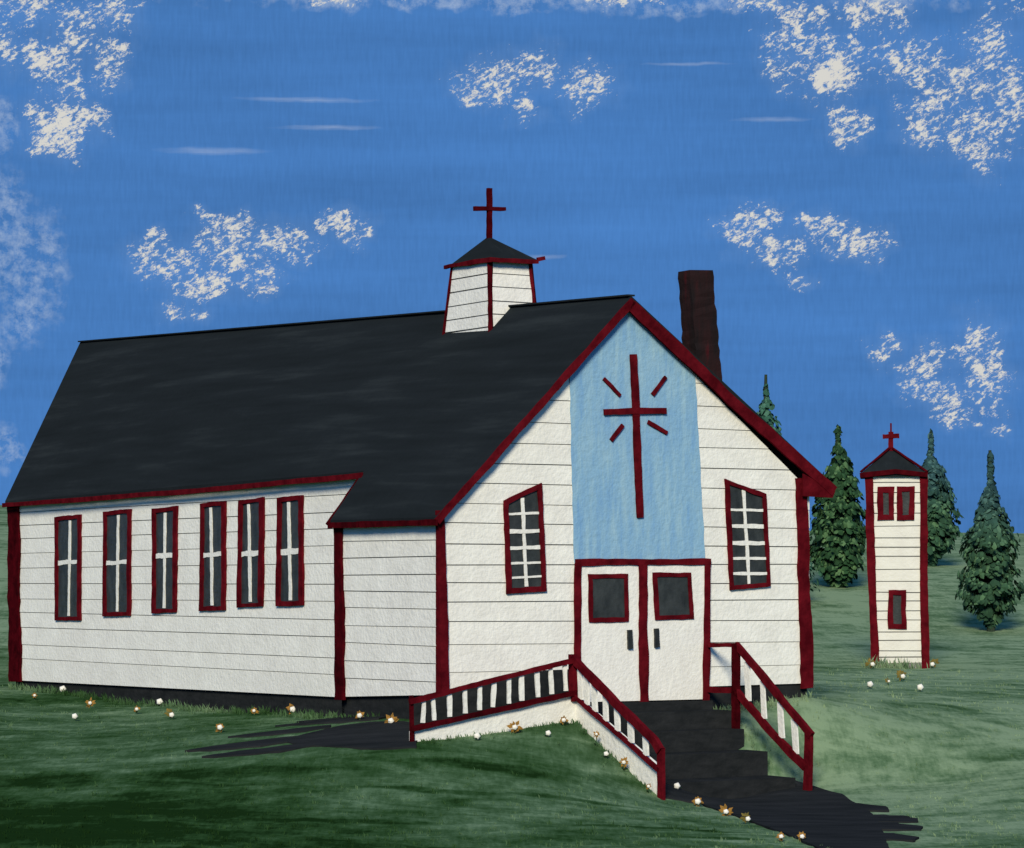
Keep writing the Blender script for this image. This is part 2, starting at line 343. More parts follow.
    t.links.new(fine, bp.inputs['Height']); t.links.new(bp.outputs[0], b.inputs['Normal'])
    return m
GRASS = grass_material()
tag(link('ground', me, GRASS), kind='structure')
def draped(name, polys, lift, mat, amp=0.0):
    """a thin slab laid on the ground, with a rough brushed outline"""
    bm = bmesh.new()
    for poly in polys:
        pts = []
        for i, a in enumerate(poly):
            b = poly[(i + 1) % len(poly)]; k = max(1, int(math.dist(a, b) / 0.25))
            for j in range(k):
                t = j / k; pts.append((a[0] + (b[0]-a[0])*t + random.uniform(-amp, amp), a[1] + (b[1]-a[1])*t + random.uniform(-amp, amp)))
        bm.faces.new([bm.verts.new((x, y, 0)) for x, y in pts])
    bmesh.ops.triangulate(bm, faces=bm.faces[:])
    for _ in range(3): bmesh.ops.subdivide_edges(bm, edges=[e for e in bm.edges if e.calc_length() > 0.4], cuts=1, use_grid_fill=True)
    bmesh.ops.triangulate(bm, faces=bm.faces[:])
    co = np.array([v.co[:] for v in bm.verts]); zz = ground_z(co[:, 0], co[:, 1])
    for v, z in zip(bm.verts, zz): v.co.z = float(z) + lift
    r = bmesh.ops.extrude_face_region(bm, geom=bm.faces[:])
    for v in [g for g in r['geom'] if isinstance(g, bmesh.types.BMVert)]: v.co.z -= 0.12
    bmesh.ops.recalc_face_normals(bm, faces=bm.faces)
    m = bpy.data.meshes.new(name); bm.to_mesh(m); bm.free()
    return tag(link(name, m, mat), kind='structure')
def wisp(x0, y0, x1, y1, w_):
    """one tapering brush-like strip of worn path"""
    n = Vector((y0 - y1, x1 - x0)).normalized(); k = 9; up_, dn = [], []
    for i in range(k + 1):
        t = i / k; ww = w_ * math.sin(math.pi * min(1, .12 + t * .88)) ** .8 * random.uniform(.75, 1.1) / 2 + .015
        cx, cy = x0 + (x1 - x0) * t, y0 + (y1 - y0) * t + .1 * math.sin(t * 3 + x0)
        up_.append((cx + n.x * ww, cy + n.y * ww)); dn.append((cx - n.x * ww, cy - n.y * ww))
    return up_ + dn[::-1]
draped('path', [[cw(2.3,-2.4), cw(2.16,-3.62), (2.62,50.05),(3.15,49.9),(3.60,47.43),(4.04,45.23),(4.33,43.28),(4.6,41.4),(5.3,41.4),(5.45,43.6),(5.6,45.28),(5.75,46.9),(5.85,49.11),(5.69,51.74),(5.31,52.61),(4.92,53.14),(4.3,53.3), cw(5.6,-2.4)],
    wisp(5.3,48.4,6.35,46.9,1.3), wisp(5.2,47.2,6.2,45.5,1.1), wisp(5.2,45.2,5.9,43.9,.9), wisp(5.3,50.6,6.15,49.0,.9)], 0.03, PATHM, 0.012)
draped('path', [[(-1.6,52.0),(-1.9,52.5),(-2.5,52.9),(-3.0,52.8),(-3.6,52.1),(-4.0,51.6),(-3.6,50.9),(-3.0,50.5),(-2.28,50.1),(-1.6,50.15)],
    wisp(-2.3,53.6,-4.3,54.6,.8), wisp(-2.9,54.6,-4.0,56.0,.7), wisp(-3.2,52.9,-5.0,52.9,.75), wisp(-3.4,51.8,-5.6,51.3,.7), wisp(-3.3,50.9,-5.2,50.4,.5)], 0.03, PATHM, 0.015)

# ------------------------------------------------------------------ church
CHL = (float(CO[0]), float(CO[1]), 0.0); CHR = math.atan2(CU[1], CU[0])
church = thing('church', CHL, 'long white clapboard church with black roof, maroon trim and a blue gable panel', 'church', rz=CHR)
F = lambda s, z, d=0.0: Vector((s, -d, z))            # front wall: s runs right, d outwards
A = lambda s, z, d=0.0: Vector((0.7 - d, s, z))       # long side wall: s runs back
V = lambda s, z, d=0.0: Vector((0.0 - d, s, z))       # side wall of the wider front bay
NF, NS = Vector((0, -1, 0)), Vector((-1, 0, 0))

def wall(poly, lines, pl, n, slope=0.0, wob=0.006, parent=church, back=0.2, gap=0.017):
    mb = MB(); mb.prism([pl(a, z, 0) for a, z in poly], -n * back, 1)
    siding(mb, poly, lines, pl, gap, slope=slope, wob=wob)
    return mb.build('wall', [WHITE, GAP], parent)
wall([(0, 0.0), (7.95, 0.07), (7.95, 3.68), (3.9, 6.9), (.56, 3.62), (0, 3.06)],
     [.40, .86, 1.26, 1.62, 1.94, 2.27, 2.62, 2.98, 3.32, 3.68, 4.04, 4.41, 4.77, 5.18, 5.6, 6.0, 6.4], F, NF)
wall([(3.78, -.2), (21.35, -.33), (21.35, 3.8), (3.78, 3.93)], [.2, .52, .92, 1.26, 1.59, 1.93, 2.31, 2.65, 2.98, 3.29, 3.61], A, NS, wob=0.0015)
wall([(0.08, 0.0), (3.75, -.15), (3.75, 3.1), (0.08, 3.14)], [.21, .53, .85, 1.17, 1.49, 1.79, 2.09, 2.4, 2.7, 2.95], V, NS, wob=0.006)
# rear and right hand walls, and the back of the wider bay
mb = MB(); mb.prism([(8.0, .21, .1), (8.0, 24.5, .1), (8.0, 24.5, 4.2), (8.0, .21, 3.66)], (-.2, 0, 0)); mb.build('wall', WHITE, church)
mb = MB(); mb.prism([(.74, 21.40, -.33), (3.9, 24.5, -.3), (3.9, 24.5, 7.7), (.74, 21.40, 3.85)], (.14, -.16, 0))
mb.prism([(3.9, 24.5, -.3), (7.99, 24.5, -.3), (7.99, 24.5, 4.18), (3.9, 24.5, 7.7)], (0, -.2, 0)); mb.build('wall', WHITE, church)
mb = MB(); mb.prism([(0.0, 3.76, -.15), (.72, 3.76, -.15), (.72, 3.76, 3.9), (0.0, 3.76, 3.15)], (0, -.1, 0)); mb.build('wall', WHITE, church)
# foundation of dark stone, running into the ground
mb = MB()
mb.prism([(0.05, .02, -3), (7.93, .02, -3), (7.93, .02, .065), (0.05, .02, -.004)], (0, .2, 0))
mb.prism([(.05, .23, -3), (.05, 3.7, -3), (.05, 3.7, -.152), (.05, .23, -.012)], (.2, 0, 0))
mb.prism([(.05, 3.71, -3), (.05, 3.71, -.152), (.9, 3.71, -.152), (.9, 3.71, -3)], (0, -.1, 0))
mb.prism([(.74, 3.72, -3), (.74, 21.3, -3), (.74, 21.3, -.333), (.74, 3.72, -.203)], (.2, 0, 0))
mb.prism([(.98, 21.32, -3), (3.9, 24.4, -3), (3.9, 24.4, -.31), (.98, 21.32, -.34)], (.1, -.1, 0))
mb.box((3.95, 24.2, -3), (7.7, 24.42, -.31)); mb.box((7.72, .25, -3), (7.94, 24.4, .098))
mb.build('foundation', SLATE, church)
# corner boards
def board(pts, n, wd, name='corner_board', mat=RED, d=0.05, sa=None, parent=church, jit=0.13):
    mb = MB(); mb.stroke(pts, n, wd, d, sa=sa, jit=jit, step=0.14); return mb.build(name, mat, parent)
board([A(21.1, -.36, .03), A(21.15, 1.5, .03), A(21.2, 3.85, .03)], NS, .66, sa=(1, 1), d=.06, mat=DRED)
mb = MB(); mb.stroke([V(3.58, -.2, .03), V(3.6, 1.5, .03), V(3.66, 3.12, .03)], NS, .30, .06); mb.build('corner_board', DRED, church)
mb = MB(); mb.stroke([F(.07, -.04, .03), F(.03, 1.6, .03), F(-.02, 3.2, .03)], NF, .17, .05); mb.box((-.035, -.045, -.06), (.05, .09, 3.08))
mb.build('corner_board', RED, church)
mb = MB(); mb.stroke([F(7.88, -.02, .03), F(7.80, 1.6, .03), F(7.74, 3.9, .03)], NF, .25, .06); mb.build('corner_board', RED, church)
# roof
mb = MB(); T = .10
tv = [(-.14, -.12, 3.08), (.56, -.12, 3.76), (3.9, -.12, 7.10), (8.46, -.12, 3.78), (-.14, 3.8, 3.1), (.56, 3.8, 4.02), (3.9, 3.8, 7.23), (.53, 21.45, 3.88), (3.9, 24.9, 8.0), (8.46, 24.9, 4.2), (8.46, 3.8, 3.85)]
tf = [(0, 1, 5, 4), (1, 2, 6, 5), (5, 6, 8, 7), (2, 3, 10, 6), (6, 10, 9, 8)]
n = len(tv); bt = [(x, y, z - T) for x, y, z in tv]
edges = {}
for f in tf:
    for i in range(4):
        e = (f[i], f[(i+1) % 4]); edges[e] = 1
side = [(a, b, b + n, a + n) for (a, b) in edges if (b, a) not in edges]
mb.add(tv + bt, tf + [tuple(i + n for i in reversed(f)) for f in tf] + side)
# a slightly raised ridge roll and ragged courses
mb.stroke([(3.9, -.11, 7.1), (3.9, 3.8, 7.23), (3.9, 24.88, 8.0)], (0, 0, 1), .16, .03, jit=.1, step=.5)
roof = mb.build('roof', ROOF, church)
mb = MB()
mb.stroke([(-.16, -.14, 3.0), (.56, -.14, 3.70), (3.9, -.14, 7.02)], NF, .125, .05)
mb.build('rake_board', RED, roof)
mb = MB()
mb.stroke([(3.86, -.14, 6.93), (6.2, -.14, 5.18), (8.42, -.14, 3.66)], NF, .215, .05, jit=.1)
mb.prism([(7.7, -.145, 3.98), (8.44, -.145, 3.66), (8.38, -.145, 3.54), (7.7, -.145, 3.56)], (0, -.035, 0))
mb.build('rake_board', RED, roof)
mb = MB(); mb.stroke([(.50, 3.72, 3.93), (.50, 12, 3.83), (.47, 21.4, 3.78)], NS, .105, .04, jit=.12, step=.4); mb.build('eave_board', RED, roof)
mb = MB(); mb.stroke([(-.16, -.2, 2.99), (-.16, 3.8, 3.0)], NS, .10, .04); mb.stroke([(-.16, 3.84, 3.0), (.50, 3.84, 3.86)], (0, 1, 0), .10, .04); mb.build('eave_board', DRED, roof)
# chimney
mb = MB()
cb = [(6.75, 1.75, 4.6), (7.34, 1.75, 4.6), (7.34, 2.2, 4.6), (6.75, 2.2, 4.6)]; ct = [(6.47, 1.75, 7.88), (6.99, 1.75, 7.9), (6.99, 2.15, 7.9), (6.47, 2.15, 7.88)]
prev = None; rows = 26; vs = []; fs = []
for i in range(rows + 1):
    t = i / rows
    for j in range(4):
        p = Vector(cb[j]).lerp(Vector(ct[j]), t); vs.append(p + Vector((random.uniform(-.015, .015), random.uniform(-.015, .015), 0)))
for i in range(rows):
    for j in range(4): fs.append((i*4+j, i*4+(j+1) % 4, (i+1)*4+(j+1) % 4, (i+1)*4+j))
fs += [(0, 1, 2, 3), tuple(range(rows*4, rows*4+4))]
mb.add(vs, fs)
chim = mb.build('chimney', CHIM, roof)
# cupola standing across the ridge
cu = thing('cupola', (0, 0, 0), None, None); cu.parent = church
def CP(x, y, t):                                      # tapered shaft: t = 0 base, 1 top
    cx, cy = 3.95, 4.75; return (cx + (x - cx) * (1 - .16 * t), cy + (y - cy) * (1 - .22 * t), 6.62 + 1.52 * t)
x0, x1, y0, y1 = 3.42, 4.47, 4.0, 5.80
mb = MB(); cs = [(x0, y0), (x1, y0), (x1, y1), (x0, y1)]
inner = [CP(x, y, -.3) for x, y in cs] + [CP(x, y, 1) for x, y in cs]
mb.add(inner, [(0,3,2,1),(4,5,6,7),(0,1,5,4),(1,2,6,5),(2,3,7,6),(3,0,4,7)], 1)
lv = [-.25, -.02, .14, .30, .47, .65, .82, 1.0]
for k, (a, b) in enumerate(zip(cs, cs[1:] + cs[:1])):
    out = Vector((b[1] - a[1], a[0] - b[0], 0)).normalized()
    for t0, t1 in zip(lv, lv[1:]):
        g = .008 + random.uniform(-.003, .003)
        q = [Vector(CP(*a, t0 + g)), Vector(CP(*b, t0 + g)), Vector(CP(*b, t1 - g)), Vector(CP(*a, t1 - g))]
        mb.prism([p + out * .004 for p in q], out * .02, 0)
mb.build('wall', [WHITE, GAP], cu)
for (x, y), nn in zip(cs[:2] + cs[3:], [Vector((-1, -1, 0)), Vector((1, -1, 0)), Vector((-1, 1, 0))]):
    mb = MB(); nn = nn.normalized()
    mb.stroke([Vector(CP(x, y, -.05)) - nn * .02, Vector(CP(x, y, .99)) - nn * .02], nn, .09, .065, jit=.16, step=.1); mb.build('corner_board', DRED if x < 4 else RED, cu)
top = [CP(x, y, 1.0) for x, y in cs]; ap = Vector((3.93, 4.95, 8.68))
ov = [(3.44, 4.02, 8.15), (4.46, 4.02, 8.17), (4.46, 5.52, 8.20), (3.44, 5.52, 8.17)]
mb = MB(); mb.add(ov + [(x, y, z - .05) for x, y, z in ov] + [ap], [(0,1,8),(1,2,8),(2,3,8),(3,0,8),(0,4,5,1),(1,5,6,2),(2,6,7,3),(3,7,4,0),(4,7,6,5)])
crf = mb.build('roof', ROOF, cu)
mb = MB()
mb.stroke([(3.42, 4.01, 8.11), (4.48, 4.01, 8.13)], NF, .09, .03, jit=.2); mb.stroke([(3.43, 3.99, 8.11), (3.43, 5.54, 8.13)], NS, .08, .03, jit=.2)
mb.stroke([(4.46, 4.03, 8.17), (4.62, 4.03, 8.21)], NF, .07, .06); mb.stroke([(3.43, 5.50, 8.13), (3.43, 5.72, 8.12)], NS, .07, .06)
mb.build('trim_board', RED, crf)
def cross(o, h, hw, az_, w_, mat, parent, d=.07, tilt=0.0, nn=NF, jit=.12):
    mb = MB(); o = Vector(o); side_ = Vector(nn).cross(Vector((0, 0, 1))) * -1
    mb.stroke([o + Vector((0, 0, -.05)) - side_ * 0, o + Vector((0, 0, h * .5)) - side_ * tilt * .5, o + Vector((0, 0, h)) - side_ * tilt], nn, w_, d, jit=jit, step=.08)
    c = o + Vector((0, 0, az_)) - side_ * tilt * az_ / h + Vector(nn) * .005
    mb.stroke([c - side_ * hw + Vector((0, 0, -.02)), c + side_ * hw + Vector((0, 0, .02))], nn, w_ * .85, d + .012, jit=jit, step=.08)
    return mb.build('cross', mat, parent)
cross(ap, .93, .35, .53, .095, DRED, cu, nn=Vector((0, -1, 0)))
# blue gable panel with its cross
mb = MB(); pp = [(2.63, 5.64), (3.9, 6.86), (5.35, 5.69), (5.57, 2.33), (2.73, 2.30)]
out = []
for i, a in enumerate(pp):
    b = pp[(i+1) % 5]; k = 16
    for j in range(k):
        t = j / k; out.append(F(a[0] + (b[0]-a[0])*t + random.uniform(-.012, .012), a[1] + (b[1]-a[1])*t + random.uniform(-.012, .012), .037))
mb.prism(out, (0, -.012, 0)); panel = mb.build('gable_panel', BLUE, church)
mb = MB(); mb.stroke([F(3.97, 6.06, .05), F(4.02, 5.2, .05), F(4.07, 4.2, .05), F(4.12, 3.12, .05)], NF, .14, .04, jit=.1, step=.1)
mb.stroke([F(3.34, 5.00, .055), F(4.0, 5.04, .055), F(4.68, 5.06, .055)], NF, .115, .045, jit=.12, step=.1); mb.build('cross', RED, panel)
for a, b in [((3.34, 5.6), (3.69, 5.3)), ((4.68, 5.68), (4.39, 5.34)), ((3.75, 4.78), (3.5, 4.49)), ((4.29, 4.85), (4.71, 4.66))]:
    mb = MB(); mb.stroke([F(*a, .05), F(*b, .05)], NF, .07, .035, step=.07); mb.build('ray', RED, panel)
# windows
def window(poly, pl, n, fw, sa, muntins, mw, label=None):
    mb = MB(); mb.prism([pl(a, z, .036) for a, z in poly], n * .012)
    g = bpy.data.objects.new('window', None); COL.objects.link(g); g.parent = church
    if label: g['label'] = label
    mb.build('pane', GLASS, g)
    mb = MB(); mb.stroke([pl(a, z, .032) for a, z in poly], n, fw, .05, sa=sa, closed=True, jit=.2, step=.12); mb.build('frame', RED, g)
    mb = MB()
    for (a, b, k) in muntins: mb.stroke([pl(*a, .046 + .002 * k), pl(*b, .046 + .002 * k)], n, mw[k], .016, sa=sa, jit=.2, step=.08)
    mb.build('muntin', WHITE, g)
    return g
window([(1.3, 3.36), (2.0, 3.66), (2.08, 1.84), (1.36, 1.8)], F, NF, .085, None,
       [((1.64, 3.44), (1.72, 1.88), 0)] + [((1.33 + .006 * i, z), (2.02 + .01 * i, z + .03), 1 + (i in (1, 2))) for i, z in enumerate((3.15, 2.84, 2.55, 2.28, 2.03))], (.07, .04, .075),
       'window with a slanted head left of the blue panel')
window([(6.04, 3.8), (6.88, 3.56), (6.99, 1.91), (6.15, 1.85)], F, NF, .085, None,
       [((6.42, 3.66), (6.54, 1.93), 0)] + [((6.09 + .012 * i, z), (6.9 + .015 * i, z + .0), 1 + (i in (1, 2))) for i, z in enumerate((3.29, 2.99, 2.68, 2.40, 2.12))], (.07, .05, .075),
       'window with a slanted head right of the blue panel')
SW = [(17.3, 18.6, 1.16, 3.44, 2.43), (14.6, 15.9, 1.28, 3.51, 2.41), (12.25, 13.3, 1.37, 3.51, 2.54), (9.92, 10.95, 1.44, 3.57, 2.54), (8.22, 9.18, 1.52, 3.60, 2.54), (6.48, 7.45, 1.56, 3.60, 2.57)]
for a, b, lo, hi, mid in SW:
    m_ = (a + b) / 2 + random.uniform(-.05, .05)
    window([(a, lo), (b, lo - .02), (b + random.uniform(-.05, .05), hi - .03), (a + random.uniform(-.05, .05), hi)], A, NS, .085, (1.9, 1.0),
           [((m_, lo + .05), (m_ + random.uniform(-.1, .1), hi - .08), 0), ((a + .08, mid), (b - .08, mid - .02), 1)], (.06, .10))
# double doors
df = bpy.data.objects.new('door_frame', None)
mb = MB()
mb.stroke([F(2.76, .42, .03), F(2.80, -.22, .03)], NF, .01, .01)  # thin joint behind the jamb
mb = MB()
mb.stroke([F(2.80, -.2, .04), F(2.79, 1.1, .04), F(2.80, 2.30, .04)], NF, .13, .06); mb.stroke([F(5.56, -.2, .04), F(5.57, 1.1, .04), F(5.60, 2.32, .04)], NF, .13, .06)
mb.stroke([F(2.74, 2.31, .045), F(4.2, 2.32, .045), F(5.66, 2.33, .045)], NF, .11, .058)
mb.stroke([F(4.21, -.2, .042), F(4.17, 1.2, .042), F(4.17, 2.28, .042)], NF, .18, .06)
mb.build('door_frame', RED, church)
def door(a, b, wp, hp, lab):
    mb = MB(); mb.prism([F(a, -.18, .04), F(b, -.18, .04), F(b, 2.27, .04), F(a, 2.27, .04)], (0, -.03, 0))
    d = mb.build('door', WDOOR, church); d['label'] = lab
    mb = MB(); mb.prism([F(*p, .068) for p in wp], (0, -.01, 0)); wnd = mb.build('window', GLASS, d)
    mb = MB(); mb.stroke([F(*p, .066) for p in wp], NF, .085, .03, closed=True, step=.1); mb.build('window_frame', RED, d)
    (hx, hz), (ix, iz) = hp
    mb = MB(); mb.stroke([F(hx, hz, .075), F(ix, iz, .075)], NF, .09, .05, step=.06, jit=.12); mb.box((hx - .02, -.08, hz - .06), (hx + .02, -.068, hz - .02)); mb.build('handle', HANDLE, d)
door(2.84, 4.14, [(3.04, 2.06), (3.81, 2.07), (3.82, 1.29), (3.06, 1.28)], ((3.87, 1.1), (3.88, .76)), 'left leaf of the double door')
door(4.24, 5.53, [(4.43, 2.09), (5.19, 2.10), (5.25, 1.32), (4.48, 1.31)], ((4.45, 1.12), (4.47, .78)), 'right leaf of the double door')

# ------------------------------------------------------------------ front steps and railings
steps = thing('entrance_steps', CHL, 'dark stone front steps with maroon side railings below the double door', 'steps', rz=CHR)
mb = MB(); mb.box((2.26, -.2, -2.4), (5.62, -.085, -.2)); mb.box((2.26, -1.0, -2.4), (3.3, -.205, -.203)); mb.build('landing', SLATE, steps)
for bxs in [[((3.31, -.8, -2.4), (5.62, -.205, -.36))], [((3.31, -1.2, -2.4), (5.61, -.805, -.68)), ((2.26, -1.2, -2.4), (3.305, -1.005, -.68))],
            [((2.26, -1.9, -2.4), (5.62, -1.205, -1.05))], [((2.24, -2.75, -2.4), (5.60, -1.905, -1.47))]]:
    mb = MB()
    for a, b in bxs: mb.box(a, b)
    mb.build('step', SLATE, steps)
S1 = lambda y, z, d=0.0: Vector((2.18 - d, y, z))
S2 = lambda y, z, d=0.0: Vector((5.64 - d, y, z))
def railing(label, lst):
    r = bpy.data.objects.new('railing', None); COL.objects.link(r); r.parent = steps; r['label'] = label
    for nm, mat, pts, nn, wd, d, sa in lst:
        mb = MB(); mb.stroke(pts, nn, wd, d, sa=sa, step=.14, jit=.12); mb.build(nm, mat, r)
    return r
lst = [('rail', RED, [S1(-1.0, .63, .05), S1(-2.4, -.12, .05), S1(-3.55, -.70, .05), S1(-3.72, -.86, .05)], NS, .13, .08, (1.3, 1)),
       ('rail', RED, [S1(-1.0, -.02, .05), S1(-2.3, -.58, .05), S1(-3.68, -1.18, .05)], NS, .08, .05, (1.2, 1)),
       ('post', RED, [S1(-3.70, -.80, .03), S1(-3.72, -1.72, .03)], NS, .11, .07, (1.4, 1)),
       ('post', RED, [S1(-.98, .70, .03), S1(-.98, -.12, .03)], NS, .12, .10, (1.2, 1))]
for y in (-1.22, -1.42, -1.67, -2.02, -2.38, -2.80, -3.25):
    zt = .63 + (y + 1) * .545; zb = -.02 + (y + 1) * .43
    lst.append(('baluster', WHITE, [S1(y, zb + .03, .04), S1(y + .03, zt - .04, .04)], NS, .09, .04, (1.5, 1)))
railing('railing with white balusters on the left of the steps', lst)
mb = MB(); mb.prism([S1(-1.0, -.03, .02), S1(-3.66, -1.16, .02), S1(-3.68, -2.3, .02), S1(-1.0, -2.3, .02)], (.06, 0, 0)); mb.build('stringer', WHITE, steps)
lst = [('rail', RED, [S2(-.06, .81), S2(-1.0, .83)], NS, .08, .07, (1, 1)), ('rail', RED, [S2(-1.0, .84, .03), S2(-2.2, .02, .03), S2(-3.25, -.72, .03)], NS, .12, .07, (1.3, 1)),
       ('rail', RED, [S2(-.06, .0), S2(-.95, .0)], NS, .10, .07, (1, 1)), ('rail', RED, [S2(-.92, .04, .03), S2(-2.0, -.66, .03), S2(-3.08, -1.28, .03)], NS, .13, .07, (1.3, 1)),
       ('post', DRED, [S2(-.99, .86, .02), S2(-.99, -.70, .02)], NS, .10, .08, (1.6, 1)), ('post', RED, [S2(-3.16, -.66, .02), S2(-3.12, -1.70, .02)], NS, .11, .07, (1.6, 1))]
for y in (-1.36, -1.84, -2.36, -2.78):
    zt = .84 + (y + 1) * .69; zb = .0 + (y + 1) * .62
    lst.append(('baluster', WHITE, [S2(y, zb + .05, .03), S2(y + .06, zt - .06, .03)], NS, .10, .03, (1.45, 1)))
railing('railing with white balusters on the right of the steps', lst)

# ------------------------------------------------------------------ ramp
ramp = thing('entrance_ramp', CHL, 'low ramp with white skirt and maroon railing, along the front wall left of the steps', 'ramp', rz=CHR)
Q = lambda s, z, d=0.0: Vector((s, -1.0 - d, z))
mb = MB(); mb.prism([Q(-1.14, -.56), Q(2.17, .0), Q(2.17, -1.2), Q(-1.14, -1.2)], (0, .06, 0)); mb.build('skirt', WHITE, ramp)
mb = MB(); mb.prism([(-1.1, -.93, -.70), (2.16, -.93, -.2), (2.16, -.93, -1.3), (-1.1, -.93, -1.3)], (0, .8, 0)); mb.build('deck', SLATE, ramp)
mb = MB(); mb.prism([(-.63, -.12, -.64), (-.60, -.12, -.12), (-.16, -.12, .0), (.5, -.12, .17), (1.3, -.12, .31), (2.14, -.12, .40), (2.68, -.12, .41), (2.68, -.12, -.35)], (0, .05, 0)); mb.build('dark_panel', SLATE, ramp)  # dark panel behind the ramp balusters, following the slope
rl = bpy.data.objects.new('railing', None); COL.objects.link(rl); rl.parent = ramp
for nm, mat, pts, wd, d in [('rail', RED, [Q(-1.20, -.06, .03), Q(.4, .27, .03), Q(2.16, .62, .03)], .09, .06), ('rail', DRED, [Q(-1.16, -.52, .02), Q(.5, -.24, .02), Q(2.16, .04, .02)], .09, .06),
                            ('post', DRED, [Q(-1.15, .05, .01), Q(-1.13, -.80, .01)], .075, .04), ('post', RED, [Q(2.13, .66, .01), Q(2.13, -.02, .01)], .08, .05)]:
    mb = MB(); mb.stroke(pts, NF, wd, d, step=.12, jit=.14); mb.build(nm, mat, rl)
for s_ in (-.93, -.71, -.40, -.10, .19, .45, .77, 1.03, 1.36, 1.64, 1.93):
    zb = -.48 + (s_ + 1.12) * .17; zt = -.08 + (s_ + 1.12) * .205
    mb = MB(); mb.stroke([Q(s_, zb + .03, .02), Q(s_ + random.uniform(-.03, .03), zt, .02)], NF, .075, .035, step=.09, jit=.2); mb.build('baluster', WHITE, rl)

# ------------------------------------------------------------------ little bell tower on the hill side
TX, TY, TZ = 9.72, 76.0, -.22
tower = thing('bell_tower', (TX, TY, TZ), 'narrow white wooden bell tower with maroon corners and three dark openings', 'tower', rz=-R(7.3))
G = lambda x, z, d=0.0: Vector((x - TX, -d, z - TZ))
h2 = .70
mb = MB(); pol = [(8.98, 4.72), (10.44, 4.72), (10.50, -.05), (9.14, -.08)]
mb.prism([G(a, z, 0) for a, z in [(9.0, 4.74), (10.44, 4.74), (10.50, -.8), (9.14, -.8)]], (0, 1.4, 0), 1)
siding(mb, pol, [.08, .24, .50, .72, 1.02, 1.25, 1.50, 1.72, 2.0, 2.30, 2.63, 2.86, 3.10, 3.40, 3.72, 3.98, 4.25, 4.5], lambda s, z, d=0: G(s, z, d), .032, .02, wob=.012)
for sx, xa, xb, nn in ((-1, 9.0, 9.14, 1), (1, 10.44, 10.50, -1)):   # plank sides
    for k in range(16):
        z0, z1 = -.7 + k * .34, -.7 + k * .34 + .32
        xx = lambda z: xa + (xb - xa) * (4.74 - z) / 5.54
        mb.prism([(xx(z0) - TX + sx * .003, .02, z0 - TZ), (xx(z0) - TX + sx * .003, 1.38, z0 - TZ), (xx(z1) - TX + sx * .003, 1.38, z1 - TZ), (xx(z1) - TX + sx * .003, .02, z1 - TZ)], (sx * .02, 0, 0), 0)
mb.build('wall', [WHITE_DIM, GAP], tower)
for xa, xb, lo in ((9.04, 9.22, -.3), (10.42, 10.47, -.22)):
    mb = MB(); mb.stroke([G(xa, 4.76, .02), G((xa+xb)/2 - .02, 2.2, .02), G(xb, lo, .02)], NF, .20, .05, step=.14, jit=.1); mb.build('corner_board', RED, tower)
mb = MB(); ev = [(-.90, -.12, 4.93), (.80, -.12, 4.93), (.80, 1.55, 4.93), (-.90, 1.55, 4.93)]; tp = Vector((-.12, .65, 5.62))
mb.add(ev + [(x, y, z - .06) for x, y, z in ev] + [tp], [(0,1,8),(1,2,8),(2,3,8),(3,0,8),(0,4,5,1),(1,5,6,2),(2,6,7,3),(3,7,4,0),(4,7,6,5)]); tr = mb.build('roof', ROOF, tower)
mb = MB(); mb.stroke([(-.90, -.13, 4.90), (0, -.13, 5.0), (.80, -.13, 4.90)], NF, .12, .04, jit=.14)
mb.stroke([(-.88, -.1, 4.98), (-.12, .62, 5.64)], (0, -1, .9), .06, .03); mb.stroke([(.78, -.1, 4.98), (-.12, .62, 5.64)], (0, -1, .9), .06, .03)
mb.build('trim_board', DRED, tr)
mb = MB(); mb.stroke([tp + Vector((0, 0, -.1)), tp + Vector((0, 0, .42))], NF, .12, .08, step=.1, jit=.1); mb.stroke([tp + Vector((0, 0, .4)), tp + Vector((0, 0, .64))], NF, .05, .05, step=.1, jit=.1)
mb.stroke([tp + Vector((-.21, -.005, .30)), tp + Vector((.21, -.005, .32))], NF, .11, .09, step=.08, jit=.2); mb.build('cross', RED, tower)
for a, b, lo, hi in ((9.33, 9.62, 3.62, 4.33), (9.82, 10.12, 3.62, 4.33), (9.60, 9.92, .87, 1.72)):
    g = bpy.data.objects.new('window', None); COL.objects.link(g); g.parent = tower
    q = [G(a, lo, .022), G(b, lo, .022), G(b, hi, .022), G(a, hi, .022)]
    mb = MB(); mb.prism(q, (0, -.01, 0)); mb.build('pane', GLASS, g)
    mb = MB(); mb.stroke(q, NF, .13, .045, closed=True, step=.1); mb.build('frame', RED, g)

